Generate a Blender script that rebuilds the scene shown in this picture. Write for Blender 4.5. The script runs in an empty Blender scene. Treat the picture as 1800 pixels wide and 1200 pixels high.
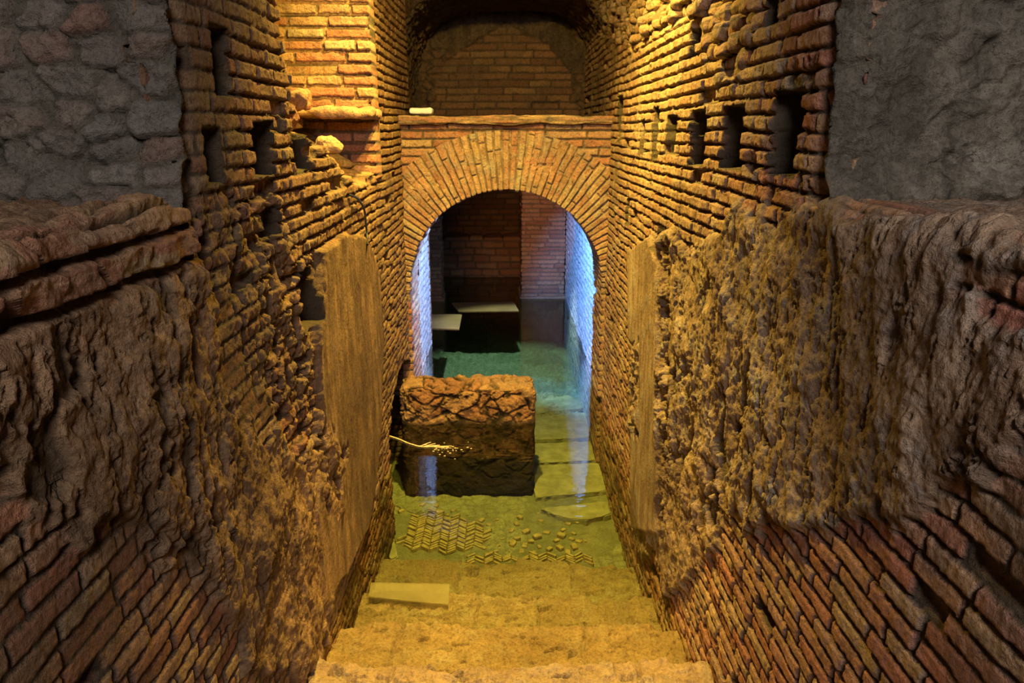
import bpy, bmesh, math, random
import numpy as np
from mathutils import Vector, Matrix
# ------------------------------------------------------------------ camera, world, lights, exposure
SC = bpy.context.scene
COL = SC.collection
F = 1250.0                       # focal length in pixels of an 1800 px frame
PITCH = math.atan(370.0 / F)
YAW = math.atan(10.0 / F)        # turned slightly to the right
cam_d = bpy.data.cameras.new('camera'); cam = bpy.data.objects.new('camera', cam_d); COL.objects.link(cam)
cam_d.sensor_width = 36; cam_d.lens = 36 * F / 1800; cam_d.clip_start = 0.02
cam.rotation_euler = (math.pi / 2 - PITCH, 0, -YAW)
SC.camera = cam
SC.view_settings.view_transform = 'Standard'; SC.view_settings.look = 'None'
SC.view_settings.gamma = 1; SC.view_settings.use_curve_mapping = False
SC.view_settings.exposure = 0.0

W = bpy.data.worlds.new('world'); SC.world = W; W.use_nodes = True
W.node_tree.nodes['Background'].inputs[0].default_value = (0.75, 0.72, 0.80, 1)
W.node_tree.nodes['Background'].inputs[1].default_value = 0.028

def look(o, tgt):
    o.rotation_euler = (Vector(tgt) - o.location).to_track_quat('-Z', 'Y').to_euler()
def area(name, loc, tgt, sx, sy, col, e, spread=180):
    l = bpy.data.lights.new(name, 'AREA'); l.shape = 'RECTANGLE'; l.size = sx; l.size_y = sy
    l.color = col; l.energy = e; l.spread = math.radians(spread)
    o = bpy.data.objects.new(name, l); COL.objects.link(o); o.location = loc; look(o, tgt); return o
def spot(name, loc, tgt, ang, blend, col, e, r=0.03):
    l = bpy.data.lights.new(name, 'SPOT'); l.spot_size = math.radians(ang); l.spot_blend = blend
    l.color = col; l.energy = e; l.shadow_soft_size = r
    o = bpy.data.objects.new(name, l); COL.objects.link(o); o.location = loc; look(o, tgt); return o
WARM = (1.0, 0.67, 0.105)
spot('amber_lamp', (-0.10, 2.95, 1.55), (0.0, 3.05, -1.0), 104, 0.85, WARM, 980, 0.04)
spot('amber_arch_lamp', (-0.05, 2.15, 1.15), (0.05, 4.4, -0.05), 95, 0.8, WARM, 330, 0.04)
spot('amber_step_fill', (0.0, 1.62, 0.95), (0.0, 2.05, -1.8), 40, 0.7, (1.0, 0.58, 0.11), 340, 0.04)  # added unseen spot that brightens the nearest steps
area('rear_fill', (0.15, -1.4, 1.3), (0.80, 1.3, -0.45), 0.8, 0.6, (1.0, 0.90, 0.87), 78)  # unseen fill light added behind the camera for the near walls
spot('blue_lamp_right', (-0.36, 4.93, -0.38), (0.62, 5.64, -1.0), 78, 0.3, (0.13, 0.36, 1.0), 520, 0.03)
spot('blue_lamp_left', (0.36, 4.93, -0.38), (-0.62, 5.22, -1.0), 80, 0.4, (0.30, 0.47, 1.0), 330, 0.03)
spot('cool_floor_lamp', (0.05, 6.30, -0.30), (0.05, 6.38, -2.2), 60, 0.5, (0.55, 0.86, 0.92), 190, 0.03)
spot('amber_passage_fill', (0.1, 5.3, -0.38), (0.42, 7.9, -1.1), 40, 0.9, (1.0, 0.45, 0.10), 120, 0.05)  # added unseen spot that warms the far pier against the blue bounce
spot('amber_vault_lamp', (0.1, 4.5, 0.95), (0.05, 6.0, 0.20), 75, 0.9, (1.0, 0.52, 0.12), 14, 0.05)

# ------------------------------------------------------------------ pixel rays (used once, to read sizes off the photograph)
cp, sp_, cy, sy = math.cos(PITCH), math.sin(PITCH), math.cos(YAW), math.sin(YAW)
FW = np.array([sy * cp, cy * cp, -sp_]); RT = np.array([cy, -sy, 0.0]); UP = np.cross(RT, FW)
def ray(u, v): return FW + (u - 900) / F * RT + (600 - v) / F * UP
def onx(x, u, v): d = ray(u, v); k = x / d[0]; return (d[1] * k, d[2] * k)      # (y, z) on a side wall
def ony(y, u, v): d = ray(u, v); k = y / d[1]; return (d[0] * k, d[2] * k)
def onz(z, u, v): d = ray(u, v); k = z / d[2]; return (d[0] * k, d[1] * k)
HW = 0.625            # half width of the stair
WATER = -1.71; FLOOR = -2.20; LEDGE = -0.125; YC = 1.42; YA = 4.40; YB = 4.84
ZS = -0.95; RA = 0.605

# ------------------------------------------------------------------ noise
def h3(ix, iy, iz, seed=0):
    with np.errstate(over='ignore'):
        n = (ix.astype(np.int64).astype(np.uint32) * np.uint32(374761393) + iy.astype(np.int64).astype(np.uint32) * np.uint32(668265263)
             + iz.astype(np.int64).astype(np.uint32) * np.uint32(2147483647 - 1274126177) + np.uint32((seed * 974711 + 12345) & 0xffffffff))
        n = (n ^ (n >> np.uint32(13))) * np.uint32(1274126177)
        n = (n ^ (n >> np.uint32(16))) * np.uint32(2246822519)
        n = n ^ (n >> np.uint32(13))
    return n.astype(np.float64) / 4294967295.0
def vn(x, y, z=0.0, seed=0):
    x = np.asarray(x, float); y = np.asarray(y, float); z = np.zeros_like(x) + z
    ix, iy, iz = np.floor(x), np.floor(y), np.floor(z)
    fx, fy, fz = x - ix, y - iy, z - iz
    fx = fx * fx * (3 - 2 * fx); fy = fy * fy * (3 - 2 * fy); fz = fz * fz * (3 - 2 * fz)
    r = 0
    flat = (np.ndim(z) == 0) or (np.ptp(z) == 0)
    for dz in ((0,) if flat else (0, 1)):
        wz = 1 if flat else (fz if dz else 1 - fz)
        for dy in (0, 1):
            wy = fy if dy else 1 - fy
            for dx in (0, 1):
                wx = fx if dx else 1 - fx
                r = r + h3(ix + dx, iy + dy, iz + dz, seed) * wx * wy * wz
    return r * 2 - 1
def fbm(x, y, z=0.0, o=4, seed=0, g=0.5):
    a, s, k = 1.0, 0, 1.0; t = 0
    for i in range(o):
        s = s + a * vn(x * k, y * k, (z * k if np.ndim(z) else z), seed + i * 17); t += a; a *= g; k *= 2.03
    return s / t
def ss(a, b, x): t = np.clip((x - a) / (b - a), 0, 1); return t * t * (3 - 2 * t)
def worley(x, y, seed=0):
    ix, iy = np.floor(x), np.floor(y); f1 = np.full(x.shape, 9.0); f2 = f1.copy(); idr = np.zeros(x.shape)
    for dx in (-1, 0, 1):
        for dy in (-1, 0, 1):
            cx, cy_ = ix + dx, iy + dy; o = np.zeros_like(cx)
            px = cx + 0.15 + 0.7 * h3(cx, cy_, o, seed); py = cy_ + 0.15 + 0.7 * h3(cx, cy_, o + 1, seed)
            d = np.hypot(px - x, py - y); r = h3(cx, cy_, o + 2, seed)
            n = d < f1; f2 = np.where(n, f1, np.minimum(f2, d)); idr = np.where(n, r, idr); f1 = np.where(n, d, f1)
    return f1, f2 - f1, idr
def bricks(s, t, h=0.047, L=0.17, jw=0.010, seed=0, jag=0.0035):
    ws = s + jag * 1.5 * fbm(s * 22, t * 22, 0.0, 2, seed + 5)
    wt = t + jag * fbm(s * 14, t * 20, 0.0, 2, seed + 9) + 0.006 * vn(s * 2.3, t * 1.5, 0.0, seed + 3)
    row = np.floor(wt / h); ft = wt / h - row; o = np.zeros_like(row)
    sl = ws / L + h3(row, o, o, seed) * 7
    col = np.floor(sl)
    b = lambda c: c + 0.45 * (h3(row, c, o + 4, seed) - 0.5)
    col = np.where(sl < b(col), col - 1, col); col = np.where(sl >= b(col + 1), col + 1, col)
    de = np.minimum(np.minimum((sl - b(col)) * L, (b(col + 1) - sl) * L), np.minimum(ft * h, (1 - ft) * h))
    jit = 0.0022 * vn(s * 90, t * 90, 0.0, seed + 31)
    return ss(jw * 0.28, jw * 0.66, de + jit), h3(row, col, o + 7, seed), h3(row, col, o + 8, seed)
def inpoly(y, z, poly, soft=0.0):
    """signed distance: positive inside"""
    P = np.array(poly, float); ins = np.zeros(y.shape, bool); d = np.full(y.shape, 1e9)
    for i in range(len(P)):
        a, b = P[i], P[(i + 1) % len(P)]
        c = ((a[1] > z) != (b[1] > z)); 
        with np.errstate(divide='ignore', invalid='ignore'):
            xi = (b[0] - a[0]) * (z - a[1]) / (b[1] - a[1] + 1e-12) + a[0]
        ins ^= c & (y < xi)
        e = b - a; q = np.clip(((y - a[0]) * e[0] + (z - a[1]) * e[1]) / (e @ e + 1e-12), 0, 1)
        d = np.minimum(d, np.hypot(y - a[0] - q * e[0], z - a[1] - q * e[1]))
    return np.where(ins, d, -d)

# ------------------------------------------------------------------ mesh helpers
def finish(me, mat, smooth=True):
    me.materials.append(mat)
    me.polygons.foreach_set('use_smooth', np.full(len(me.polygons), smooth))
    me.update()
def mesh_obj(name, V, Q, mat, attrs=None, parent=None, smooth=True):
    me = bpy.data.meshes.new(name)
    V = np.asarray(V, np.float32); Q = np.asarray(Q, np.int32)
    me.vertices.add(len(V)); me.vertices.foreach_set('co', V.ravel())
    k = Q.shape[1]
    me.loops.add(Q.size); me.loops.foreach_set('vertex_index', Q.ravel())
    me.polygons.add(len(Q)); me.polygons.foreach_set('loop_start', np.arange(0, Q.size, k, dtype=np.int32))
    me.update(calc_edges=True); me.validate()
    for n, a in (attrs or {}).items():
        at = me.attributes.new(n, 'FLOAT', 'POINT'); at.data.foreach_set('value', np.asarray(a, np.float32))
    finish(me, mat, smooth)
    o = bpy.data.objects.new(name, me); COL.objects.link(o)
    if parent: o.parent = parent; o.matrix_parent_inverse = parent.matrix_world.inverted()
    return o
class Sheet:
    """displaced grids collected in one mesh, each with a skirt so that it has thickness"""
    def __init__(s): s.V = []; s.Q = []; s.A = {'brick': [], 'tone': [], 'plaster': []}; s.n = 0
    def add(s, P, N, D, at, back=None, drop=None, flip=False):
        m, n = D.shape; X = P + N * D[..., None]
        idx = np.arange(m * n).reshape(m, n)
        q = np.stack([idx[:-1, :-1], idx[1:, :-1], idx[1:, 1:], idx[:-1, 1:]], -1).reshape(-1, 4)
        if drop is not None: q = q[~drop[:-1, :-1].ravel()]
        V = X.reshape(-1, 3); A = [np.broadcast_to(np.asarray(a, float), D.shape).ravel() for a in at]
        if back is not None:
            ring = np.concatenate([idx[0, :], idx[1:, -1], idx[-1, -2::-1], idx[-2:0:-1, 0]])
            bv = P.reshape(-1, 3)[ring] + np.asarray(back)
            j = np.arange(len(ring)) + m * n; jn = np.roll(j, -1); rn = np.roll(ring, -1)
            V = np.concatenate([V, bv]); A = [np.concatenate([a, a[ring]]) for a in A]
            q = np.concatenate([q, np.stack([ring, rn, jn, j], -1)])
        if flip: q = q[:, ::-1]
        s.V.append(V); s.Q.append(q + s.n); s.n += len(V)
        for k, a in zip(('brick', 'tone', 'plaster'), A): s.A[k].append(a)
    def build(s, name, mat, parent=None):
        return mesh_obj(name, np.concatenate(s.V), np.concatenate(s.Q), mat, {k: np.concatenate(v) for k, v in s.A.items()}, parent)
def tag(o, label=None, cat=None, group=None, kind=None):
    if label: o['label'] = label
    if cat: o['category'] = cat
    if group: o['group'] = group
    if kind: o['kind'] = kind
    return o
def empty(name, loc):
    o = bpy.data.objects.new(name, None); COL.objects.link(o); o.location = loc; o.empty_display_size = 0.05
    bpy.context.view_layer.update(); return o

# ------------------------------------------------------------------ materials
def newmat(name):
    m = bpy.data.materials.new(name); m.use_nodes = True; nt = m.node_tree; nt.nodes.clear()
    out = nt.nodes.new('ShaderNodeOutputMaterial'); return m, nt, out
def nod(nt, t, **kw):
    n = nt.nodes.new(t)
    for k, v in kw.items():
        if k in n.inputs.keys() if isinstance(k, str) else False: n.inputs[k].default_value = v
        else: setattr(n, k, v)
    return n
def mixc(nt, f, a, b, mode='MIX'):
    n = nt.nodes.new('ShaderNodeMix'); n.data_type = 'RGBA'; n.blend_type = mode
    for i, x in ((0, f), (6, a), (7, b)):
        if isinstance(x, (int, float)): n.inputs[i].default_value = x
        elif isinstance(x, tuple): n.inputs[i].default_value = (*x, 1)
        else: nt.links.new(x, n.inputs[i])
    return n.outputs[2]
def noise(nt, scale, det=4, rough=0.6, vec=None, dist=0.0):
    n = nt.nodes.new('ShaderNodeTexNoise'); n.inputs['Scale'].default_value = scale; n.inputs['Detail'].default_value = det
    n.inputs['Roughness'].default_value = rough; n.inputs['Distortion'].default_value = dist
    if vec is not None: nt.links.new(vec, n.inputs['Vector'])
    return n.outputs['Fac']
def ramp(nt, fac, stops):
    n = nt.nodes.new('ShaderNodeValToRGB'); e = n.color_ramp.elements
    while len(e) < len(stops): e.new(0.5)
    for x, (p, c) in zip(e, stops): x.position = p; x.color = (*c, 1) if isinstance(c, tuple) else (c, c, c, 1)
    nt.links.new(fac, n.inputs[0]); return n.outputs[0]
def coords(nt, scale=None):
    tc = nt.nodes.new('ShaderNodeNewGeometry')
    if scale is None: return tc.outputs['Position']
    mp = nt.nodes.new('ShaderNodeMapping'); mp.inputs['Scale'].default_value = scale
    nt.links.new(tc.outputs['Position'], mp.inputs[0]); return mp.outputs[0]
def masonry(name, bcols, mortar, pl_a, pl_b, pl_c, bump=0.5, rough=0.88):
    m, nt, out = newmat(name); L = nt.links.new
    pos = coords(nt)
    at = {k: nt.nodes.new('ShaderNodeAttribute') for k in ('brick', 'tone', 'plaster')}
    for k, n in at.items(): n.attribute_name = k
    n = len(bcols)
    bc = ramp(nt, at['tone'].outputs['Fac'], [(i / max(1, n - 1), c) for i, c in enumerate(bcols)])
    big = noise(nt, 2.2, 5, 0.6, pos); mid = noise(nt, 14, 6, 0.65, pos); fine = noise(nt, 90, 5, 0.7, pos)
    vpos = coords(nt, (9, 9, 2.2)); streak = noise(nt, 2.0, 6, 0.65, vpos, 0.4)
    bc = mixc(nt, ramp(nt, mid, [(0.45, 0.0), (0.72, 0.65)]), bc, mortar)
    mo = mixc(nt, ramp(nt, fine, [(0.35, 0.0), (0.7, 1.0)]), mortar, tuple(x * 0.45 for x in mortar))
    c = mixc(nt, at['brick'].outputs['Fac'], mo, bc)
    pc = mixc(nt, ramp(nt, streak, [(0.38, 0.0), (0.62, 1.0)]), pl_a, pl_b)
    pc = mixc(nt, ramp(nt, mid, [(0.50, 0.0), (0.68, 1.0)]), pc, pl_c)
    pc = mixc(nt, ramp(nt, big, [(0.48, 0.0), (0.62, 0.6)]), pc, tuple(x * 0.75 for x in pl_b))
    c = mixc(nt, at['plaster'].outputs['Fac'], c, pc)
    c = mixc(nt, ramp(nt, fine, [(0.30, 0.75), (0.55, 0.0)]), c, mixc(nt, 1.0, c, (0.35, 0.32, 0.30), 'MULTIPLY'))  # crevice shade put into the colour: low spots of the fine bump darkened
    b = nt.nodes.new('ShaderNodeBsdfPrincipled'); L(c, b.inputs['Base Color']); b.inputs['Roughness'].default_value = rough
    b.inputs['Specular IOR Level'].default_value = 0.25
    b1 = nt.nodes.new('ShaderNodeBump'); b1.inputs['Strength'].default_value = bump; b1.inputs['Distance'].default_value = 0.024
    L(mid, b1.inputs['Height'])
    b2 = nt.nodes.new('ShaderNodeBump'); b2.inputs['Strength'].default_value = bump; b2.inputs['Distance'].default_value = 0.009
    L(fine, b2.inputs['Height']); L(b1.outputs[0], b2.inputs['Normal']); L(b2.outputs[0], b.inputs['Normal'])
    L(b.outputs[0], out.inputs[0]); return m
M_WALL = masonry('old_brickwork', [(0.30, 0.125, 0.08), (0.42, 0.18, 0.115), (0.46, 0.31, 0.18), (0.38, 0.15, 0.10), (0.44, 0.36, 0.24)],
                 (0.11, 0.085, 0.06), (0.44, 0.32, 0.21), (0.20, 0.125, 0.075), (0.36, 0.32, 0.28), 1.0)
M_VAULT = masonry('shaded_vault_brick', [(0.12, 0.06, 0.035), (0.17, 0.09, 0.05), (0.20, 0.12, 0.065)], (0.07, 0.05, 0.035), (0.12, 0.085, 0.055), (0.05, 0.035, 0.025), (0.14, 0.10, 0.07), 1.0)  # brick colours halved to put the chamber's dimness into the material
M_WALL_L = masonry('earth_stained_brickwork', [(0.24, 0.11, 0.065), (0.34, 0.16, 0.09), (0.40, 0.27, 0.15), (0.30, 0.13, 0.08), (0.38, 0.29, 0.17)],
                 (0.09, 0.065, 0.04), (0.38, 0.24, 0.13), (0.14, 0.08, 0.04), (0.25, 0.17, 0.105), 1.0)
M_RUB = masonry('grey_rubble', [(0.16, 0.14, 0.13), (0.24, 0.20, 0.17), (0.28, 0.14, 0.10), (0.20, 0.19, 0.18), (0.34, 0.30, 0.26)],
                (0.09, 0.08, 0.06), (0.26, 0.235, 0.18), (0.09, 0.08, 0.06), (0.34, 0.31, 0.25), 1.0)
M_COOL = masonry('pale_reticulate_brick', [(0.42, 0.38, 0.36), (0.50, 0.46, 0.44), (0.46, 0.40, 0.37)],
                 (0.10, 0.09, 0.09), (0.4, 0.38, 0.36), (0.3, 0.28, 0.26), (0.45, 0.44, 0.42), 0.5)
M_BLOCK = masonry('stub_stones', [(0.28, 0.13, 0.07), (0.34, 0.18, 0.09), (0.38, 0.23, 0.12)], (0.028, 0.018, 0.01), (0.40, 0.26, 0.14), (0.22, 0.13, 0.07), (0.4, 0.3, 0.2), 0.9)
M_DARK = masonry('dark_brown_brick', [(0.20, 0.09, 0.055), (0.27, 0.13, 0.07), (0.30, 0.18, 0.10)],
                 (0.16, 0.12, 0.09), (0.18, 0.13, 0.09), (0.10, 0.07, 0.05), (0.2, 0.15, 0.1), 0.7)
M_STEP = masonry('worn_travertine', [(0.42, 0.30, 0.17), (0.32, 0.22, 0.12), (0.46, 0.35, 0.21)],
                 (0.10, 0.07, 0.04), (0.40, 0.28, 0.16), (0.18, 0.12, 0.065), (0.50, 0.42, 0.30), 0.9, 0.75)
M_FLOOR = masonry('silted_floor', [(0.42, 0.38, 0.28), (0.36, 0.30, 0.20), (0.50, 0.45, 0.33)],
                  (0.26, 0.23, 0.16), (0.40, 0.38, 0.28), (0.24, 0.22, 0.15), (0.46, 0.44, 0.36), 0.9, 0.8)
def simple(name, col, rough=0.6, col2=None, sc=20, bump=0.2):
    m, nt, out = newmat(name); b = nt.nodes.new('ShaderNodeBsdfPrincipled'); pos = coords(nt)
    f = noise(nt, sc, 5, 0.6, pos)
    nt.links.new(mixc(nt, ramp(nt, f, [(0.35, 0.0), (0.65, 1.0)]), col, col2 or tuple(x * 0.6 for x in col)), b.inputs['Base Color'])
    b.inputs['Roughness'].default_value = rough
    bm_ = nt.nodes.new('ShaderNodeBump'); bm_.inputs['Strength'].default_value = bump; bm_.inputs['Distance'].default_value = 0.004
    nt.links.new(f, bm_.inputs['Height']); nt.links.new(bm_.outputs[0], b.inputs['Normal'])
    nt.links.new(b.outputs[0], out.inputs[0]); return m
M_SLAB = simple('pale_slab_stone', (0.36, 0.31, 0.20), 0.8, (0.22, 0.19, 0.12), 14, 0.9)
M_SHERD = simple('loose_brick', (0.46, 0.34, 0.18), 0.8, (0.26, 0.18, 0.09), 40, 0.5)
M_BOARD = simple('ochre_board', (0.22, 0.11, 0.02), 0.9, (0.17, 0.08, 0.015), 6, 0.1)
M_PLEX = simple('clouded_sheet', (0.42, 0.36, 0.24), 0.4, (0.34, 0.28, 0.18), 9, 0.1)
M_CORD = simple('pale_root', (0.75, 0.62, 0.40), 0.7, (0.55, 0.42, 0.25), 60, 0.3)
M_CABLE = simple('black_rubber', (0.02, 0.02, 0.02), 0.5)
M_WHITE = simple('white_plaster_lump', (0.85, 0.85, 0.88), 0.7, (0.7, 0.72, 0.78), 30)
nt = M_PLEX.node_tree; bs = [n for n in nt.nodes if n.type == 'BSDF_PRINCIPLED'][0]; ou = [n for n in nt.nodes if n.type == 'OUTPUT_MATERIAL'][0]
tp = nt.nodes.new('ShaderNodeBsdfTransparent'); mp_ = nt.nodes.new('ShaderNodeMixShader'); mp_.inputs[0].default_value = 0.45
nt.links.new(tp.outputs[0], mp_.inputs[1]); nt.links.new(bs.outputs[0], mp_.inputs[2]); nt.links.new(mp_.outputs[0], ou.inputs[0])
# water: a clear film with fresnel mirror and a green body tint
M_WATER, nt, out = newmat('still_green_water')
tr = nt.nodes.new('ShaderNodeBsdfTransparent'); tr.inputs[0].default_value = (1, 1, 1, 1)
gl = nt.nodes.new('ShaderNodeBsdfGlossy'); gl.inputs['Roughness'].default_value = 0.015; gl.inputs[0].default_value = (1, 1, 1, 1)
fr = nt.nodes.new('ShaderNodeFresnel'); fr.inputs[0].default_value = 1.6
va = nt.nodes.new('ShaderNodeVolumeAbsorption'); va.inputs[0].default_value = (0.58, 0.84, 0.45, 1); va.inputs[1].default_value = 0.75; nt.links.new(va.outputs[0], out.inputs['Volume'])
mx = nt.nodes.new('ShaderNodeMixShader')
wn = noise(nt, 1.0, 2, 0.5, coords(nt, (2.5, 14, 1)), 0.3)
wb = nt.nodes.new('ShaderNodeBump'); wb.inputs['Strength'].default_value = 0.12; wb.inputs['Distance'].default_value = 0.02
nt.links.new(wn, wb.inputs['Height']); nt.links.new(wb.outputs[0], gl.inputs['Normal']); nt.links.new(wb.outputs[0], fr.inputs['Normal'])
nt.links.new(fr.outputs[0], mx.inputs[0]); nt.links.new(tr.outputs[0], mx.inputs[1]); nt.links.new(gl.outputs[0], mx.inputs[2])
nt.links.new(mx.outputs[0], out.inputs[0])

# ------------------------------------------------------------------ side walls of the stair
def lpoly(pts, x=-HW): return [onx(x, u, v) for u, v in pts]
L_ROUGH = lpoly([(-60, 500), (60, 470), (170, 470), (260, 420), (320, 440), (385, 520), (410, 640), (470, 720), (520, 760), (560, 800), (575, 950), (585, 1040),
                 (560, 1130), (470, 1215), (390, 1100), (330, 960), (270, 930), (130, 930), (60, 960), (-60, 930)])
L_SMOOTH = lpoly([(556, 445), (600, 408), (640, 415), (662, 480), (668, 600), (664, 760), (655, 850), (640, 930), (600, 1010), (560, 1060), (548, 900), (556, 700), (552, 560)])
R_ROUGH = lpoly([(1900, 360), (1900, 760), (1730, 790), (1640, 880), (1480, 960), (1400, 930), (1290, 925), (1240, 1010), (1180, 1050), (1120, 960), (1112, 760), (1112, 500),
                 (1120, 430), (1150, 400), (1230, 440), (1290, 360), (1370, 345), (1460, 330)], HW)
R_SMOOTH = lpoly([(1113, 440), (1150, 415), (1168, 470), (1170, 760), (1168, 940), (1120, 930)], HW)
R_BRICKWIN = lpoly([(1680, 410), (1900, 420), (1900, 640), (1720, 610), (1670, 530)], HW)
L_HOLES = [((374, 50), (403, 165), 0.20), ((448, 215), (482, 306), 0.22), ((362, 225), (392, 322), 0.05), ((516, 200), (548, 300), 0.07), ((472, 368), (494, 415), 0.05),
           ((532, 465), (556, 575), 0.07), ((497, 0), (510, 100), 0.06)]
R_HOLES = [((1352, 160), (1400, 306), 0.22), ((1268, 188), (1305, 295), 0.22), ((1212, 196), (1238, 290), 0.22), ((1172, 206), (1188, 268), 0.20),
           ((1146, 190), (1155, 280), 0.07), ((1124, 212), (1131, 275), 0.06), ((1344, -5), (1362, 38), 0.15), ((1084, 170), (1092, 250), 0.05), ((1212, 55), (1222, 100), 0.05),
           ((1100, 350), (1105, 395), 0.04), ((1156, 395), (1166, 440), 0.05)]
# broken hollow high on the left wall (plane coordinates), pier beyond it
Y_PIER = 3.50
L_BROKEN = lpoly([(488, -260), (490, 40), (500, 90), (512, 130), (512, 180), (530, 200), (560, 250), (600, 290), (628, 322), (668, 300), (668, 190), (700, -500)])
R_LUMPS = lpoly([(1040, -60), (1045, 60), (1110, 90), (1200, 60), (1240, 110), (1300, 150), (1330, 60), (1330, -60)], HW)
WEATHER = {-1: [([(500, 430), (556, 450), (552, 700), (600, 790), (590, 900), (560, 900), (520, 800), (480, 700), (500, 560)], 1.5),
                ([(330, 345), (500, 330), (520, 430), (500, 560), (470, 720), (400, 620), (380, 500), (320, 420)], 0.8),
                ([(0, 480), (300, 430), (420, 700), (440, 900), (380, 1000), (0, 930)], 0.5)],
           1: [([(1168, 420), (1182, 430), (1180, 940), (1168, 940)], 2.4), ([(1112, 600), (1135, 600), (1135, 770), (1112, 760)], 2.0),
               ([(1180, 640), (1330, 620), (1380, 900), (1250, 960), (1190, 900)], 0.8), ([(1290, 160), (1460, 60), (1460, 380), (1320, 360)], 0.5)]}
def arch_open(Y, Z): # drain opening low in the left wall, its crown behind the stub of masonry
    yc, zc = 4.02, -1.62; dy = np.abs(Y - yc)
    top = zc + 0.27 * np.sqrt(np.clip(1 - (dy / 0.50) ** 2, 0, 1))
    return np.minimum(0.50 - dy, (top - Z))
def side_fn(Y, Z, side, rim=True):
    sd = 11 if side < 0 else 23
    w1 = fbm(Y * 5, Z * 4, 0.0, 4, sd); w2 = fbm(Y * 24, Z * 16, 0.0, 4, sd + 50)
    vst = fbm(Y * 26, Z * 6.5, 0.0, 5, sd + 70, 0.6)
    pr, r1, r2 = bricks(Y, Z, 0.041, 0.135, 0.010, sd)
    wear = ss(0.0 - 0.2 * (side < 0) * (1 - ss(1.2, 1.8, Y)), 0.5, fbm(Y * 3.1, Z * 3.1, 0.0, 3, sd + 90) + 0.25 * w2)       # smeared mortar
    brick = pr * (1 - 0.55 * wear)
    D = -0.017 * (1 - pr) * (1 - 0.75 * wear) + 0.009 * (r1 - 0.5) * pr + 0.005 * w2 + 0.003 * fbm(Y * 85, Z * 60, 0.0, 2, sd + 34)
    D = D * (1 - 0.45 * (1 - ss(1.3, 1.9, Y)))
    D = D - 0.030 * (r2 < 0.035) * pr                                              # lost bricks
    plaster = np.zeros_like(Y)
    def lay(poly, thick, amp, jag, smooth=False):
        nonlocal D, brick, plaster
        d = inpoly(Y, Z, poly) + jag * w1 + jag * 0.5 * w2
        k = ss(-0.004, 0.010 if smooth else 0.035, d)
        if smooth: h = thick + 0.0035 * vst + amp * w1
        else:
            rid = 1 - np.abs(fbm(Y * 9, Z * 4.5, 0.0, 5, sd + 7, 0.6)) * 2
            pit = ss(0.18, 0.5, vst) 
            g = fbm(Y * 70, Z * 42, 0.0, 3, sd + 33, 0.7)
            iso = fbm(Y * 13, Z * 11, 0.0, 5, sd + 35, 0.62)
            h = thick + 0.8 * amp * w1 + 0.004 * vst + 0.005 * (rid - 0.6) + 0.016 * iso - 0.010 * pit + 0.005 * g - 0.010 * ss(0.22, 0.45, g) * (vst > 0)
        D = D * (1 - k) + h * k; plaster = np.maximum(plaster, k); brick = brick * (1 - k)
    if side < 0:
        lay(L_ROUGH, 0.016, 0.030, 0.13); lay(L_SMOOTH, 0.022, 0.004, 0.018, True)
        # diagonal crack and lumpy break beside the smooth panel
        holes = L_HOLES; x = -HW
    else:
        D0, b0 = D.copy(), brick.copy()
        lay(R_ROUGH, 0.018, 0.028, 0.09); lay(R_SMOOTH, 0.034, 0.004, 0.008, True)
        k = ss(0.0, 0.03, inpoly(Y, Z, R_BRICKWIN) + 0.06 * w1 + 0.05 * w2)
        D = D * (1 - k) + D0 * k; brick = brick * (1 - k) + b0 * k; plaster = plaster * (1 - k)
        k = ss(-0.02, 0.06, inpoly(Y, Z, R_LUMPS) + 0.05 * w1)
        f1, f12, rr = worley(Y / 0.085, Z / 0.05, 5)
        D = D * (1 - k) + k * (0.035 * (rr - 0.5) + 0.04 * w1 - 0.03 * f1 ** 2 - 0.02 * (1 - ss(0, 0.15, f12)))
        holes = R_HOLES; x = HW
    inner = np.zeros_like(Y)
    # deeply weathered zones: gritty lumps and pits
    iso2 = fbm(Y * 15, Z * 12, 0.0, 5, sd + 61, 0.65); pit2 = ss(0.12, 0.32, fbm(Y * 20, Z * 9, 0.0, 4, sd + 62, 0.6))
    for poly, am in WEATHER[side]:
        k = ss(-0.03, 0.05, inpoly(Y, Z, lpoly(poly, x)) + 0.05 * w1)
        D = D + k * am * (0.020 * iso2 - 0.030 * pit2); brick = brick * (1 - 0.7 * k * pit2); plaster = plaster * (1 - 0.8 * k * pit2)
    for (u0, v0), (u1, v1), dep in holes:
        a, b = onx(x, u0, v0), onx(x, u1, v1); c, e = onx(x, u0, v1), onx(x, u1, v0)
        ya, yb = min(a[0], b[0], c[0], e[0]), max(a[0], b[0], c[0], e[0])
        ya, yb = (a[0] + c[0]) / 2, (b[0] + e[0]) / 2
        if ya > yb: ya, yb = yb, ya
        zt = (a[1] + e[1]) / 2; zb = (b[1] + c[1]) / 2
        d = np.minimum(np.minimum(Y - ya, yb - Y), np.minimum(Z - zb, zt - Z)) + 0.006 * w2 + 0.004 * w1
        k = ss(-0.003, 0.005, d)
        D = D * (1 - k) + k * (-dep + 0.012 * w2); ka = ss(-0.010, -0.004, d); brick = brick * (1 - ka); plaster = plaster * (1 - ka); inner = np.maximum(inner, ka)  # hole interiors and jambs get dark mortar colour in place of shade
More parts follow.
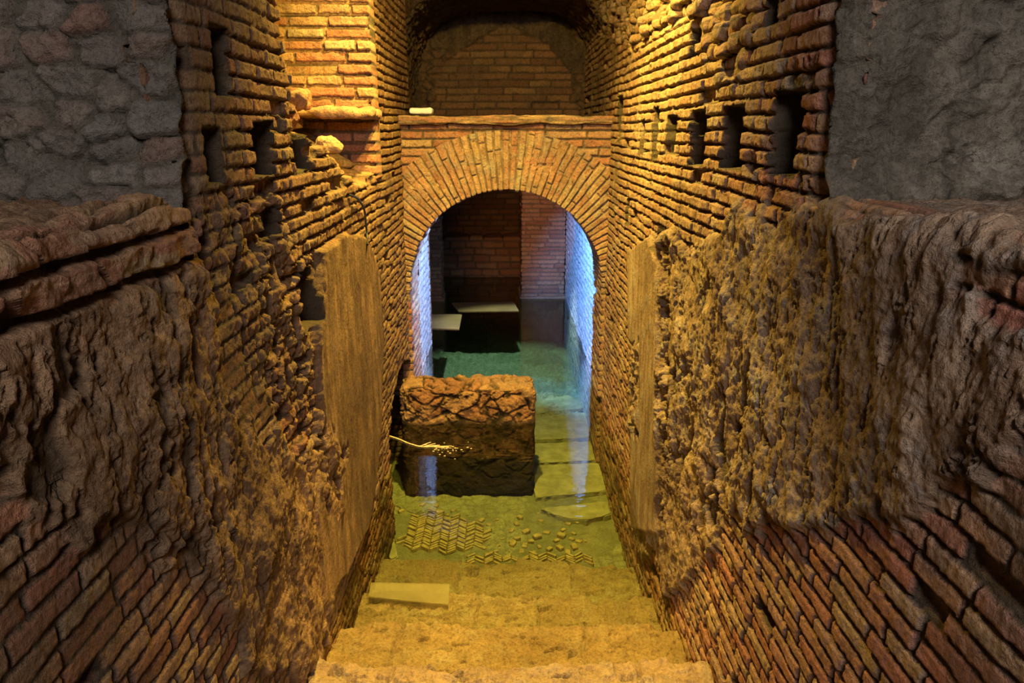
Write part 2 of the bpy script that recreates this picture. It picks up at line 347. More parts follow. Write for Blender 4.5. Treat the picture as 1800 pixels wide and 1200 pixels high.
    if side < 0:
        d = inpoly(Y, Z, L_BROKEN) + 0.05 * w1 + 0.03 * w2
        k = ss(-0.01, 0.02, d)
        rel = ss(-0.22, 0.16, Z + 0.05 * w1)
        f1, f12, rr = worley(Y / 0.13, Z / 0.085, 9)
        lum = 0.05 * (rr - 0.5) - 0.05 * f1 ** 2 - 0.03 * (1 - ss(0, 0.14, f12)) + 0.03 * w2
        deep = np.where(Z > 0.10 + 0.02 * w1, -0.42 + 0.02 * w2, -0.06 - 0.30 * ss(-0.24, 0.10, Z + 0.06 * w1) + 1.3 * lum + 0.05 * fbm(Y * 9, Z * 9, 0.0, 4, 88))
        D = D * (1 - k) + k * deep; plaster = np.maximum(plaster * (1 - k), k * 0.55 * (Z < 0.12)); 
        k = (Y > Y_PIER + 0.005) & (Z > -0.22)
        pk, rk, _ = bricks(Y, Z, 0.041, 0.135, 0.010, sd)
        D = np.where(k, -0.022 * (1 - pk) + 0.008 * (rk - 0.5) + 0.003 * w2, D); plaster = np.where(k, 0, plaster); brick = np.where(k, pk, brick)
        k = ss(0.0, 0.012, arch_open(Y, Z) + 0.006 * w2)
        D = D * (1 - k) - 0.5 * k; plaster = plaster * (1 - k)
        # vertical posts of brick at the pier foot
    # rounding at the near corner above the ledge
    if rim: D = D - np.where(Z > LEDGE - 0.02, 0.05 * (1 - ss(0, 0.10, Y - YC + 0.03 * w1)), 0)
    far_tan = 0.62 * ss(1.5, 2.3, Y + 0.5 * w1) * ss(-2.0, -0.9, Z + 0.4 * w1)  # blends brick towards plaster tan with distance, less near the bottom
    plaster = np.maximum(plaster, far_tan * (1 - 0.75 * (1 - pr) * (1 - wear)) * (1 - inner))
    return D, brick, np.clip(r1 * 0.8 + 0.2 * r2, 0, 1), plaster
def rubble_fn(S, T, sd, amp=1.0):
    w1 = fbm(S * 4.5, T * 4.5, 0.0, 5, sd); w2 = fbm(S * 28, T * 28, 0.0, 4, sd + 3)
    f1, f12, rr = worley(S / 0.10 + 0.6 * w1, T / 0.055 + 0.5 * w1, sd)
    st = ss(0.04, 0.22, f12 + 0.12 * w2)
    cov = ss(-0.15, 0.25, fbm(S * 2.2, T * 2.6, 0.0, 3, sd + 8) + 0.3 * w2)           # mortar flush over part of the stones
    w3 = fbm(S * 11, T * 14, 0.0, 5, sd + 12, 0.65); w4 = fbm(S * 60, T * 60, 0.0, 2, sd + 13); cov = np.maximum(cov, 0.35)
    D = amp * (0.020 * w1 + 0.010 * w2 + 0.026 * w3 - 0.016 * ss(0.15, 0.4, w3) + 0.005 * w4 + (0.014 * (rr - 0.3) * st - 0.014 * (1 - st)) * (1 - 0.8 * cov))
    return D, st * (1 - 0.85 * cov), rr, cov * 0.8
def wall_side(side, name):
    S = Sheet(); nx = -side
    # lower wall near the viewer, rolled over into the ledge: profile (x outward offset, z)
    ny = 330; ys = np.concatenate([np.linspace(-0.6, 0.42, 40)[:-1], np.geomspace(0.42, YC, ny)])
    zs = np.arange(FLOOR - 0.15, LEDGE - 0.05, 0.0042)
    r = 0.045; th = np.linspace(0, math.pi / 2, 14)
    offs = np.concatenate([np.zeros(len(zs)), r - r * np.cos(th), np.linspace(r, 1.2, 190)[1:]])
    zz = np.concatenate([zs, LEDGE - r + r * np.sin(th), np.full(189, LEDGE)])
    nxo = np.concatenate([np.ones(len(zs)), np.cos(th), np.zeros(189)]); nzo = np.concatenate([np.zeros(len(zs)), np.sin(th), np.ones(189)])
    Y, _ = np.meshgrid(ys, zz); O = np.repeat(offs[:, None], len(ys), 1); Z = np.repeat(zz[:, None], len(ys), 1)
    P = np.stack([side * (HW + O), Y, Z], -1)
    N = np.stack([np.repeat((nx * nxo)[:, None], len(ys), 1), np.zeros_like(Y), np.repeat(nzo[:, None], len(ys), 1)], -1)
    arc = Z + O
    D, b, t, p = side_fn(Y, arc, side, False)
    Dr, br, tr_, pr_ = rubble_fn(Y, arc, 40 + side, 0.55)
    k = ss(LEDGE + 0.04, LEDGE + 0.12, arc + 0.05 * fbm(Y * 6, arc * 6, 0.0, 3, 4))
    if side < 0:   # broken bricks along the lip of the left ledge
        pb, rb, _ = bricks(Y + 0.3 * arc, arc, 0.06, 0.26, 0.016, 77, 0.010)
        kk = ss(LEDGE - 0.16, LEDGE - 0.11, arc + 0.03 * fbm(Y * 6, arc * 6, 0.0, 3, 14)) * (1 - k)
        wl = fbm(Y * 8, arc * 12, 0.0, 4, 15)
        D = D * (1 - kk) + kk * (-0.03 * (1 - pb) + 0.028 * (rb - 0.5) + 0.028 * wl + 0.008 * fbm(Y * 40, arc * 40, 0.0, 3, 16)); b = b * (1 - kk) + kk * pb; p = p * (1 - kk) + kk * 0.2
    D = D * (1 - k) + Dr * k; b = b * (1 - k) + br * k; t = t * (1 - k) + tr_ * k; p = p * (1 - k) + k * np.maximum(pr_, 0.7)
    S.add(P, N, D, (b, t, p), flip=side > 0)
    # far part, full height
    ys = np.geomspace(YC, YB + 0.02, 460); zs = np.arange(FLOOR - 0.15, 1.25, 0.0045)
    if side > 0: ys = np.concatenate([ys, np.linspace(YB + 0.04, 6.1, 60)])
    Y, Z = np.meshgrid(ys, zs)
    drop = (Y > YB) & (Z < -0.1) if side > 0 else None
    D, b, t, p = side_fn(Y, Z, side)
    S.add(np.stack([np.full_like(Y, side * HW), Y, Z], -1), np.broadcast_to([nx, 0.0, 0.0], Y.shape + (3,)), D, (b, t, p), back=(side * 0.22, 0.10, 0), drop=drop, flip=side > 0)
    o = S.build(name, M_WALL_L if side < 0 else M_WALL); return tag(o, kind='structure')
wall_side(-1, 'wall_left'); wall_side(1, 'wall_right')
# the cross walls of grey rubble above the ledges, facing the viewer
for side, nm in ((-1, 'wall_left_front'), (1, 'wall_right_front')):
    S = Sheet(); xs = np.arange(HW + 0.002, 1.95, 0.006); zs = np.arange(LEDGE - 0.04, 0.75, 0.006)
    X, Z = np.meshgrid(xs, zs)
    D, b, t, p = rubble_fn(X, Z, 60 + side, 1.3)
    D = D - 0.035 * (1 - ss(0, 0.07, X - HW)) - 0.02 + 0.05 * (1 - ss(0, 0.09, Z - LEDGE))
    S.add(np.stack([side * X, np.full_like(X, YC - 0.035), Z], -1), np.broadcast_to([0.0, -1.0, 0.0], X.shape + (3,)), D, (b, t, p), back=(side * 0.2, 0.12, 0), flip=side < 0)
    tag(S.build(nm, M_RUB), kind='structure')

def plane_sheet(name, axis, c, a0, a1, b0, b1, step, nrm, fn, mat, back=None, parent=None, flip=False, drop=None):
    A, B = np.meshgrid(np.arange(a0, a1 + step / 2, step), np.arange(b0, b1 + step / 2, step))
    Cc = np.full_like(A, c)
    P = {'x': np.stack([Cc, A, B], -1), 'y': np.stack([A, Cc, B], -1), 'z': np.stack([A, B, Cc], -1)}[axis]
    D, b, t, p = fn(A, B); S = Sheet()
    S.add(P, np.broadcast_to(np.asarray(nrm, float), P.shape), D, (b, t, p), back=back, flip=flip, drop=drop(A, B) if drop else None)
    return S.build(name, mat, parent)
def brick_fn(sd, h=0.047, L=0.17, jw=0.011, dep=0.016, amp=0.004, big=0.006, lost=0.02):
    def f(A, B):
        pr, r1, r2 = bricks(A, B, h, L, jw, sd); w2 = fbm(A * 24, B * 24, 0.0, 3, sd); w1 = fbm(A * 4, B * 4, 0.0, 3, sd + 1)
        return -dep * (1 - pr) + 0.5 * dep * (r1 - 0.5) * pr + amp * w2 + big * w1 - 0.03 * (r2 < lost) * pr, pr, r1, np.clip(0.5 * ss(0.1, 0.6, w1), 0, 1)
    return f
# left upper pier: its face towards the viewer, and its footing ledge
pier = empty('brick_pier', (-0.85, 3.7, 0.10))
tag(pier, 'amber lit upright brick pier on the ledge left of the arch top', 'pier')
plane_sheet('pier_face', 'y', Y_PIER, -1.10, -0.622, -0.22, 1.25, 0.005, (0, -1, 0), brick_fn(71, 0.05, 0.19, 0.013, 0.022, 0.006), M_WALL, (0, 0.15, 0), pier)
def lump_box(name, lo, hi, mat, n=24, rad=0.02, amp=0.01, freq=12, seed=1, parent=None, loc=None, rot=None, extra=None):
    """a rounded block with worn, uneven faces; returns one mesh"""
    lo = np.array(lo, float); hi = np.array(hi, float); c = (lo + hi) / 2; hf = (hi - lo) / 2
    mx_ = hf.max(); vs, qs = [], []; k = 0
    for ax in range(3):
        a, b = [(1, 2), (2, 0), (0, 1)][ax]
        na = max(2, int(n * hf[a] / mx_) + 1); nb = max(2, int(n * hf[b] / mx_) + 1)
        for sg in (-1, 1):
            A, B = np.meshgrid(np.linspace(-1, 1, na), np.linspace(-1, 1, nb), indexing='ij')
            P = np.zeros(A.shape + (3,)); P[..., ax] = sg * hf[ax]; P[..., a] = A * hf[a]; P[..., b] = B * hf[b]
            idx = np.arange(A.size).reshape(A.shape) + k; k += A.size
            q = np.stack([idx[:-1, :-1], idx[1:, :-1], idx[1:, 1:], idx[:-1, 1:]], -1).reshape(-1, 4)
            if sg < 0: q = q[:, ::-1]
            vs.append(P.reshape(-1, 3)); qs.append(q)
    V = np.concatenate(vs); Q = np.concatenate(qs)
    key = np.round(V, 6); _, first, inv = np.unique(key, axis=0, return_index=True, return_inverse=True); inv = inv.ravel()
    V = V[first]; Q = inv[Q]
    r = min(rad, hf.min() * 0.95); inner = np.clip(V, -(hf - r), hf - r); d = V - inner; L = np.linalg.norm(d, axis=1, keepdims=True)
    N = d / np.maximum(L, 1e-9); V = inner + N * r
    W_ = V + c
    D = amp * fbm(W_[:, 0] * freq + seed, W_[:, 1] * freq, W_[:, 2] * freq + 3.3 * seed, 4, seed)
    at = None
    if extra is not None: D2, at = extra(W_, N); D = D + D2
    V = V + N * D[:, None] + c
    if rot is not None:
        V = (V - c) @ np.array(Matrix.Rotation(rot[0], 3, rot[1])).T + c
    if at is None:
        z = np.zeros(len(V)); at = (z + 1, z + (seed * 0.37) % 1, z)
    o = mesh_obj(name, V, Q, mat, dict(zip(('brick', 'tone', 'plaster'), at)), parent)
    return o
lump_box('footing_ledge', (-1.06, 3.28, 0.055), (-0.60, 3.62, 0.10), M_WALL, 40, 0.02, 0.022, 14, 5, pier)
# rubble lumps lying on the broken slope of the left wall
for i, (x, y, z, q) in enumerate([(-0.80, 2.75, 0.10, .05), (-0.74, 2.45, 0.04, .045), (-0.86, 3.05, 0.12, .055), (-0.72, 3.0, -0.06, .04)]):
    o = lump_box('rubble_stone', (x - q, y - q, z - q * 0.7), (x + q, y + q, z + q * 0.7), M_WALL, 22, q * 0.35, 0.03, 16, 20 + i, rot=(0.6 + i, 'Z'))
    tag(o, ['rough stone jutting highest on the broken left wall', 'rough stone on the broken left wall nearest the viewer', 'largest rough stone on the broken left wall, just before the pier', 'low rough stone at the foot of the broken left wall slope'][i], 'stone')

# ------------------------------------------------------------------ arch
arch = empty('brick_arch', (0, YA, FLOOR)); tag(arch, 'round brick arch spanning the passage above the flooded floor', 'arch')
def arch_ring():
    S = Sheet(); nth = 620; th = np.linspace(-0.02, math.pi + 0.02, nth)
    R2 = 0.955
    a = np.linspace(0, 1, 46)[:, None]; yb = YB - (YB - YA - 0.01) * a                 # intrados back to front
    rs = np.linspace(RA + 0.010, R2, 84)[:, None]
    prof_r = np.concatenate([np.full(46, RA), RA + 0.010 * (1 - np.cos(np.linspace(0.3, 1.2, 4))), rs[:, 0]])
    prof_y = np.concatenate([yb[:, 0], YA + 0.010 - 0.010 * np.sin(np.linspace(0.3, 1.4, 4)), np.full(84, YA)])
    nr = np.concatenate([-np.ones(46), -np.cos(np.linspace(0.3, 1.4, 4)), np.zeros(84)]); nyy = np.concatenate([np.zeros(46), -np.sin(np.linspace(0.3, 1.4, 4)), -np.ones(84)])
    T, R = np.meshgrid(th, prof_r); _, Yp = np.meshgrid(th, prof_y); _, NR = np.meshgrid(th, nr); _, NY = np.meshgrid(th, nyy)
    run = np.cumsum(np.concatenate([[0], np.hypot(np.diff(prof_r), np.diff(prof_y))])); _, RUN = np.meshgrid(th, run)
    P = np.stack([-R * np.cos(T), Yp, ZS + R * np.sin(T)], -1); N = np.stack([-NR * np.cos(T), NY, NR * np.sin(T)], -1)
    sT = T * 0.78 + 0.006 * fbm(T * 4, R * 6, 0.0, 2, 3)
    n = np.floor(sT / 0.043); ft = (sT / 0.043 - n); o = np.zeros_like(n); r1 = h3(n, o, o, 91); r2 = h3(n, np.floor(R / 0.30 + r1 * 3 + 0.5), o, 92)
    w = 0.36 + 0.1 * r1
    pr = ss(0.03, 0.20, np.minimum(ft, 1 - ft) + 0.05 * fbm(T * 30, R * 20, 0.0, 3, 5))
    jr = np.abs((R / 0.30 + r1 * 3) % 1 - 0.5) * 2; pr2 = pr * ss(0.0, 0.05, 1 - jr)
    pr2 = np.where(RUN < 0.45, pr, pr2)
    w2 = fbm(T * 24, R * 22 + RUN * 10, 0.0, 4, 6); w1 = fbm(T * 4, R * 4 + RUN * 3, 0.0, 3, 7)
    D = -0.014 * (1 - pr2) + 0.012 * (r2 - 0.5) * pr2 + 0.006 * w2 + 0.008 * w1
    D = D * ss(0.0, 0.02, np.abs(RUN - 0.435) + 0.012)
    S.add(P, N, D, (pr2, np.clip(r2, 0, 1), 0.45 + 0.4 * ss(0.0, 0.5, w1 + 0.4 * w2)), drop=np.abs(P[..., 0]) > 0.64)
    return S.build('voussoir_ring', M_WALL, arch)
arch_ring()
def spfn(A, B):
    D, b, t, p = brick_fn(81, 0.05, 0.24, 0.012, 0.014, 0.006)(A, B); return D - 0.012, b, t, np.maximum(p, 0.2)
plane_sheet('spandrel', 'y', YA, -0.66, 0.66, -1.0, 0.065, 0.005, (0, -1, 0), spfn, M_WALL, None, arch, drop=lambda A, B: np.hypot(A, B - ZS) < 0.75)
plane_sheet('spandrel_back', 'y', YB, -0.66, 0.66, -1.0, 0.065, 0.02, (0, 1, 0), brick_fn(82), M_WALL, None, arch, flip=True, drop=lambda A, B: (np.hypot(A, B - ZS) < 0.615) | (B < ZS - 0.01))
def cop(Wp, N):
    f = fbm(Wp[:, 0] * 5, Wp[:, 2] * 60, Wp[:, 1] * 3, 4, 8); c = ss(0.0, 0.3, np.abs(f)); z = np.zeros(len(f))
    return -0.006 * (1 - c) + 0.008 * vn(Wp[:, 0] * 3, Wp[:, 1] * 2, 0.0, 5), (c, z + 0.6 + 0.3 * f, z + 0.3)
lump_box('coping', (-0.66, YA - 0.035, 0.035), (0.67, YB + 0.02, 0.088), M_WALL, 220, 0.014, 0.012, 9, 3, arch, extra=cop)
for side in (-1, 1):
    def jf(A, B, side=side): return brick_fn(85 + side)(A, B)
    plane_sheet('jamb', 'x', side * RA, YA, YB, FLOOR - 0.05, ZS + 0.01, 0.008, (-side, 0, 0), jf, M_WALL, (side * 0.07, 0, 0), arch, flip=side > 0)
# white lump on the arch
p = ony(4.62, 742, 206)
o = lump_box('white_stone', (p[0] - 0.07, 4.55, 0.098), (p[0] + 0.07, 4.68, 0.135), M_WHITE, 20, 0.014, 0.01, 15, 2)
tag(o, 'small white lump lying on top of the brick arch at its left end', 'stone')

# ------------------------------------------------------------------ upper chamber behind the arch
def backfn(A, B):
    D, b, t, p = brick_fn(101, 0.055, 0.24, 0.012, 0.012, 0.006, 0.02, 0.01)(A, B); Dr, br, tr_, pr_ = rubble_fn(A, B, 103, 1.8)
    k = ss(-0.01, 0.03, np.hypot(A / 0.56, (B - 0.10) / 0.66) - 1 + 0.08 * fbm(A * 6, B * 6, 0.0, 3, 104)) * (B > 0.1)
    return D * (1 - k) + (Dr + 0.02) * k, b * (1 - k) + br * k, t, p * (1 - k) + pr_ * k
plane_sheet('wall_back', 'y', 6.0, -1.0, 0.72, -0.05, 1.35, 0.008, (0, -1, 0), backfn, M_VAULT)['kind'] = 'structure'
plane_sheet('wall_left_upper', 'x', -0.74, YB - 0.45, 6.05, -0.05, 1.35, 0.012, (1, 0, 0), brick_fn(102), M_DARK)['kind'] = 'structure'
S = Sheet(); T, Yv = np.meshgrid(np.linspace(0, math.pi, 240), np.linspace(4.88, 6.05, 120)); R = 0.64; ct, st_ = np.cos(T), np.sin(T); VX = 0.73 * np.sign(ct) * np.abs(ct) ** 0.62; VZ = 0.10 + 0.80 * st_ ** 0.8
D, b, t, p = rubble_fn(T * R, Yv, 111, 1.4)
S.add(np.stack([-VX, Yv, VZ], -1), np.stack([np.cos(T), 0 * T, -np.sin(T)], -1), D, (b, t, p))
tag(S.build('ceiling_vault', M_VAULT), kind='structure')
def box(name, lo, hi, mat, parent=None):
    lo, hi = np.array(lo), np.array(hi); V = np.array([[(lo, hi)[i][0], (lo, hi)[j][1], (lo, hi)[k][2]] for i in (0, 1) for j in (0, 1) for k in (0, 1)])
    Q = np.array([[0, 1, 3, 2], [4, 6, 7, 5], [0, 4, 5, 1], [2, 3, 7, 6], [0, 2, 6, 4], [1, 5, 7, 3]])
    z = np.zeros(8); return mesh_obj(name, V, Q, mat, {'brick': z, 'tone': z + .5, 'plaster': z + 1}, parent, False)
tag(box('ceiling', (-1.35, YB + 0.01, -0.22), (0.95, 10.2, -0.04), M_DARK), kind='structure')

# ------------------------------------------------------------------ lower passage behind the arch
retic = lambda sd: brick_fn(sd, 0.052, 0.13, 0.012, 0.016, 0.004, 0.004, 0.004)
YL = 5.72; YP = 7.42
def rfn(A, B):
    D, b, t, p = retic(121)(A, B); y, z = onx(HW, 1028, 487)
    k = (((A - y) / 0.07) ** 2 + ((B - z) / 0.035) ** 2) < 1; return np.where(k, -0.08, D), np.where(k, 0, b), t, p * 0.4
plane_sheet('wall_right_passage', 'x', HW, YB - 0.01, YP + 0.1, FLOOR - 0.05, -0.2, 0.0075, (-1, 0, 0), rfn, M_COOL, (0.1, 0, 0), flip=True)['kind'] = 'structure'
plane_sheet('wall_left_passage', 'x', -HW, YB - 0.01, YL, FLOOR - 0.05, -0.2, 0.0075, (1, 0, 0), retic(122), M_COOL, (-0.1, 0, 0))['kind'] = 'structure'
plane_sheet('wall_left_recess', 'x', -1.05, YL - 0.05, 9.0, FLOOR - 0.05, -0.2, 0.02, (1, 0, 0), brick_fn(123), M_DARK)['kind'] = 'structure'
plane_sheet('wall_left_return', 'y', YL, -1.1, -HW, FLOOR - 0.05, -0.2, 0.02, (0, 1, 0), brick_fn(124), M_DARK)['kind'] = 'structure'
def pierbox(nm, x0, x1, y0, y1, label, sd):
    e = empty(nm, ((x0 + x1) / 2, (y0 + y1) / 2, FLOOR)); tag(e, label, 'pier')
    def ex(Wp, N):
        s = np.where(np.abs(N[:, 0]) > 0.7, Wp[:, 1], Wp[:, 0]); pr, r1, r2 = bricks(s, Wp[:, 2], 0.045, 0.22, 0.011, sd)
        return -0.016 * (1 - pr) + 0.012 * (r1 - .5), (pr, r1, 0 * pr)
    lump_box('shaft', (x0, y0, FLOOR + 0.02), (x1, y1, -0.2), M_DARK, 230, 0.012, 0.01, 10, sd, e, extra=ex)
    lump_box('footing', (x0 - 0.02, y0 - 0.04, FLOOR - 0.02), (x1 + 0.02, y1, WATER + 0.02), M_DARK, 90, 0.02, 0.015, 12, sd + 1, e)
    return e
xa = ony(YP, 916, 480)[0]
pierbox('brick_pier', xa, HW - 0.004, YP, YP + 0.5, 'broad dark brick pier at the right end of the flooded passage', 131)
xl0, xl1 = ony(YP - 0.1, 752, 480)[0], ony(YP - 0.1, 776, 480)[0]
pierbox('brick_pier', xl0 - 0.12, xl1, YP - 0.1, YP + 0.2, 'narrow brick pier beside the left wall far inside the passage', 141)
lump = brick_fn(151, 0.075, 0.24, 0.02, 0.03, 0.012, 0.02)
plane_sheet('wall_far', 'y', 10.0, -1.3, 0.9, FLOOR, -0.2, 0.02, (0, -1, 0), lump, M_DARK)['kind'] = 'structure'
def lowfn(Wp, N):
    pr, r1, _ = bricks(Wp[:, 0], Wp[:, 2], 0.085, 0.22, 0.02, 161); return -0.03 * (1 - pr) + 0.02 * (r1 - .5), (pr, r1, 0 * pr)
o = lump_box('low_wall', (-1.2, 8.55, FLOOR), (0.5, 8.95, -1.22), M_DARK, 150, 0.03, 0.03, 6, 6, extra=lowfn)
tag(o, 'low dark masonry wall crossing behind the far opening', 'wall')

# ------------------------------------------------------------------ floor, water
def floorfn(A, B):
    w1 = fbm(A * 3, B * 3, 0.0, 4, 171); w2 = fbm(A * 26, B * 26, 0.0, 4, 172, 0.6); f1, f12, rr = worley(A / 0.07 + .3 * w1, B / 0.05 + .3 * w1, 17)
    st = ss(0.05, 0.25, f12) * (fbm(A * 2.5, B * 2.5, 0.0, 3, 173) > -0.1)
    k = ss(4.9, 5.3, B + 0.1 * w1)
    w3 = fbm(A * 12, B * 14, 0.0, 5, 175, 0.65)
    return 0.014 * w3 + 0.010 * w1 + 0.012 * w2 + 0.014 * st * (rr - 0.2) + k * (0.02 * w2 + 0.02 * w1), st * 0.9, rr, np.clip(0.5 - 0.5 * w1, 0, 1)
plane_sheet('floor', 'z', FLOOR, -1.25, 0.85, 3.0, 9.9, 0.011, (0, 0, 1), floorfn, M_FLOOR)['kind'] = 'structure'
wv = np.array([[x, y, z] for z in (FLOOR - 0.12, WATER) for x, y in ((-1.2, 1.80), (0.8, 1.80), (0.8, 9.95), (-1.2, 9.95))])
wq = np.array([[3, 2, 1, 0], [4, 5, 6, 7], [0, 1, 5, 4], [1, 2, 6, 5], [2, 3, 7, 6], [3, 0, 4, 7]])
o = mesh_obj('water', wv, wq, M_WATER, None, None, False); tag(o, kind='structure'); o['kind'] = 'structure'

# ------------------------------------------------------------------ stairs
stair = empty('stone_staircase', (0, 1.5, FLOOR)); tag(stair, 'worn stone staircase running down into the green water', 'stairs')
steps = [(-1.43, 1.45), (-1.600, 1.89), (-1.765, 2.27), (-1.94, 2.68), (-2.075, 3.13)]
rng = random.Random(9)
for i, (z, yn) in enumerate(steps):
    y0 = (steps[i - 1][1] if i else 0.9) - 0.06; zb = FLOOR - 0.05
    xs = np.linspace(-HW - 0.03, HW + 0.03, 300)
    tr_n = 70; r = 0.03; th = np.linspace(0, math.pi / 2, 10); ri = np.linspace(z - r, (steps[i + 1][0] if i < 4 else FLOOR) - 0.05, 40)[1:]
    py = np.concatenate([np.linspace(y0, yn - r, tr_n), yn - r + r * np.sin(th[1:]), np.full(len(ri), yn)])
    pz = np.concatenate([np.full(tr_n, z), z - r + r * np.cos(th[1:]), ri])
    ny_ = np.concatenate([np.zeros(tr_n), np.sin(th[1:]), np.ones(len(ri))]); nz_ = np.concatenate([np.ones(tr_n), np.cos(th[1:]), np.zeros(len(ri))])
    X, Yp = np.meshgrid(xs, py); _, Zp = np.meshgrid(xs, pz); _, NY = np.meshgrid(xs, ny_); _, NZ = np.meshgrid(xs, nz_)
    sd = 200 + i * 7; w1 = fbm(X * 3.2, Yp * 3 + Zp * 3, 0.0, 3, sd); w2 = fbm(X * 16, (Yp + Zp) * 22, 0.0, 5, sd + 1, 0.6); pit = ss(0.30, 0.55, fbm(X * 13, (Yp - Zp) * 26, 0.0, 4, sd + 2, 0.6))
    cr = [rng.uniform(-0.4, -0.1), rng.uniform(0.1, 0.45)]; gr = np.zeros_like(X)
    for c in cr: gr = np.maximum(gr, 1 - ss(0.002, 0.010, np.abs(X - c + 0.02 * fbm(Yp * 9, Zp * 9, 0.0, 3, sd + 5))))
    D = 0.026 * w1 + 0.018 * w2 - 0.030 * pit + 0.012 * fbm(X * 8, (Yp + Zp) * 9, 0.0, 5, sd + 11, 0.65) + 0.005 * fbm(X * 60, (Yp + Zp) * 60, 0.0, 2, sd + 4) - 0.009 * gr
    notch = ss(0.25, 0.6, fbm(X * 5, 0 * X, 0.0, 3, sd + 9)); D = D - 0.05 * notch * ss(yn - 0.06, yn, Yp)
    S = Sheet(); P = np.stack([X, Yp + 0.03 * vn(xs * 2.2, 0 * xs, 0.0, sd + 6)[None, :] * ss(yn - 0.2, yn, Yp), Zp], -1)
    S.add(P, np.stack([0 * X, NY, NZ], -1), D, (1 - 0.8 * np.maximum(pit, 0.5 * gr), np.clip(0.5 + w1 + 0.3 * (X > cr[0]) - 0.3 * (X > cr[1]), 0, 1), 0.5 + 0.4 * w1), back=(0, 0, -0.06) if i else None)
    S.build('step', M_STEP, stair)
M_STEP_OBJ = None

# ------------------------------------------------------------------ masonry stub in the water
def stub(Wp, N):
    s = np.where(np.abs(N[:, 0]) > 0.7, Wp[:, 1], Wp[:, 0]); t = Wp[:, 2] + 0.5 * np.where(np.abs(N[:, 2]) > 0.7, Wp[:, 1], 0)
    w1 = fbm(s * 6, t * 6, 0.0, 3, 301); w2 = fbm(s * 25, t * 25, 0.0, 4, 302)
    w3 = fbm(s * 13, t * 15, 0.0, 5, 303, 0.65)
    f1, f12, rr = worley(s / 0.14 + 0.9 * w1, t / 0.085 + 0.8 * w1, 31)
    above_water = ss(WATER - 0.01, WATER + 0.04, Wp[:, 2] + 0.02 * w1)
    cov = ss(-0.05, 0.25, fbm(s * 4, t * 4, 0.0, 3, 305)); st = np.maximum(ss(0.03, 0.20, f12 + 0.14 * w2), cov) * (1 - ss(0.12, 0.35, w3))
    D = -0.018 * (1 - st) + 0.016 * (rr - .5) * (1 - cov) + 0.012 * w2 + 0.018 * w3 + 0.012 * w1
    return D * (0.35 + 0.65 * above_water), (st * (0.08 + 0.92 * above_water), rr, 0.35 * cov * above_water)  # stones fade to near-black mortar colour below the waterline
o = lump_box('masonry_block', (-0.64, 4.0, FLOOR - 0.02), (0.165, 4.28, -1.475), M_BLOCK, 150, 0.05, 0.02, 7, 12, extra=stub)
tag(o, 'low block of rough mortared stones standing in the water before the arch', 'masonry')

# ------------------------------------------------------------------ things on the floor and in the water
def herring(name, poly, label, seed):
    rg = random.Random(seed); P = [onz(FLOOR + 0.02, u, v) for u, v in poly]
    vs, qs = [], []; w, l = 0.013, 0.056
    xs_ = [p[0] for p in P]; ys_ = [p[1] for p in P]
    for i in range(-40, 40):
        for j in range(-60, 60):
            for k in (0, 1):
                # chevron rows: bricks of alternating slant in columns
                cxp = i * l * 0.86; cyp = j * w * 1.72
                cx_ = (P[0][0] + cxp); cy_ = (P[0][1] + cyp)
                if k: continue
                a = math.radians(38 if i % 2 else -38)
                x, y = cx_ + rg.uniform(-.002, .002), cy_ + rg.uniform(-.002, .002)
                d = float(inpoly(np.array([x]), np.array([y]), P)[0]) + rg.uniform(-0.03, 0.02)
                if not (min(xs_) - .05 < x < max(xs_) + .05 and min(ys_) - .05 < y < max(ys_) + .05) or d < 0: continue
                a += rg.uniform(-.06, .06); hh = rg.uniform(0.010, 0.022); b0 = len(vs)
                for (sx, sy_, sz, f) in [(-1, -1, 0, 1), (1, -1, 0, 1), (1, 1, 0, 1), (-1, 1, 0, 1), (-1, -1, 1, .84), (1, -1, 1, .84), (1, 1, 1, .84), (-1, 1, 1, .84)]:
                    lx, ly = sx * (l / 2 + (f - 1) * w), sy_ * w / 2 * f
                    vs.append((x + lx * math.cos(a) - ly * math.sin(a), y + lx * math.sin(a) + ly * math.cos(a), FLOOR + 0.0 + sz * hh + rg.uniform(-.001, .001)))
                for q in ((0, 3, 2, 1), (4, 5, 6, 7), (0, 1, 5, 4), (1, 2, 6, 5), (2, 3, 7, 6), (3, 0, 4, 7)): qs.append([b0 + t for t in q])
    o = mesh_obj(name, vs, qs, M_SHERD, None, None, False); return tag(o, label, 'paving')
herring('herringbone_paving', [(760, 895), (845, 918), (866, 945), (830, 962), (725, 968), (706, 950), (722, 905)], 'large patch of small herringbone bricks under the water at the stair foot', 1)
herring('herringbone_paving', [(812, 974), (900, 971), (1030, 972), (1045, 984), (950, 988), (815, 987)], 'narrow strip of herringbone bricks along the lowest submerged step', 2)
rng = random.Random(21); placed = []
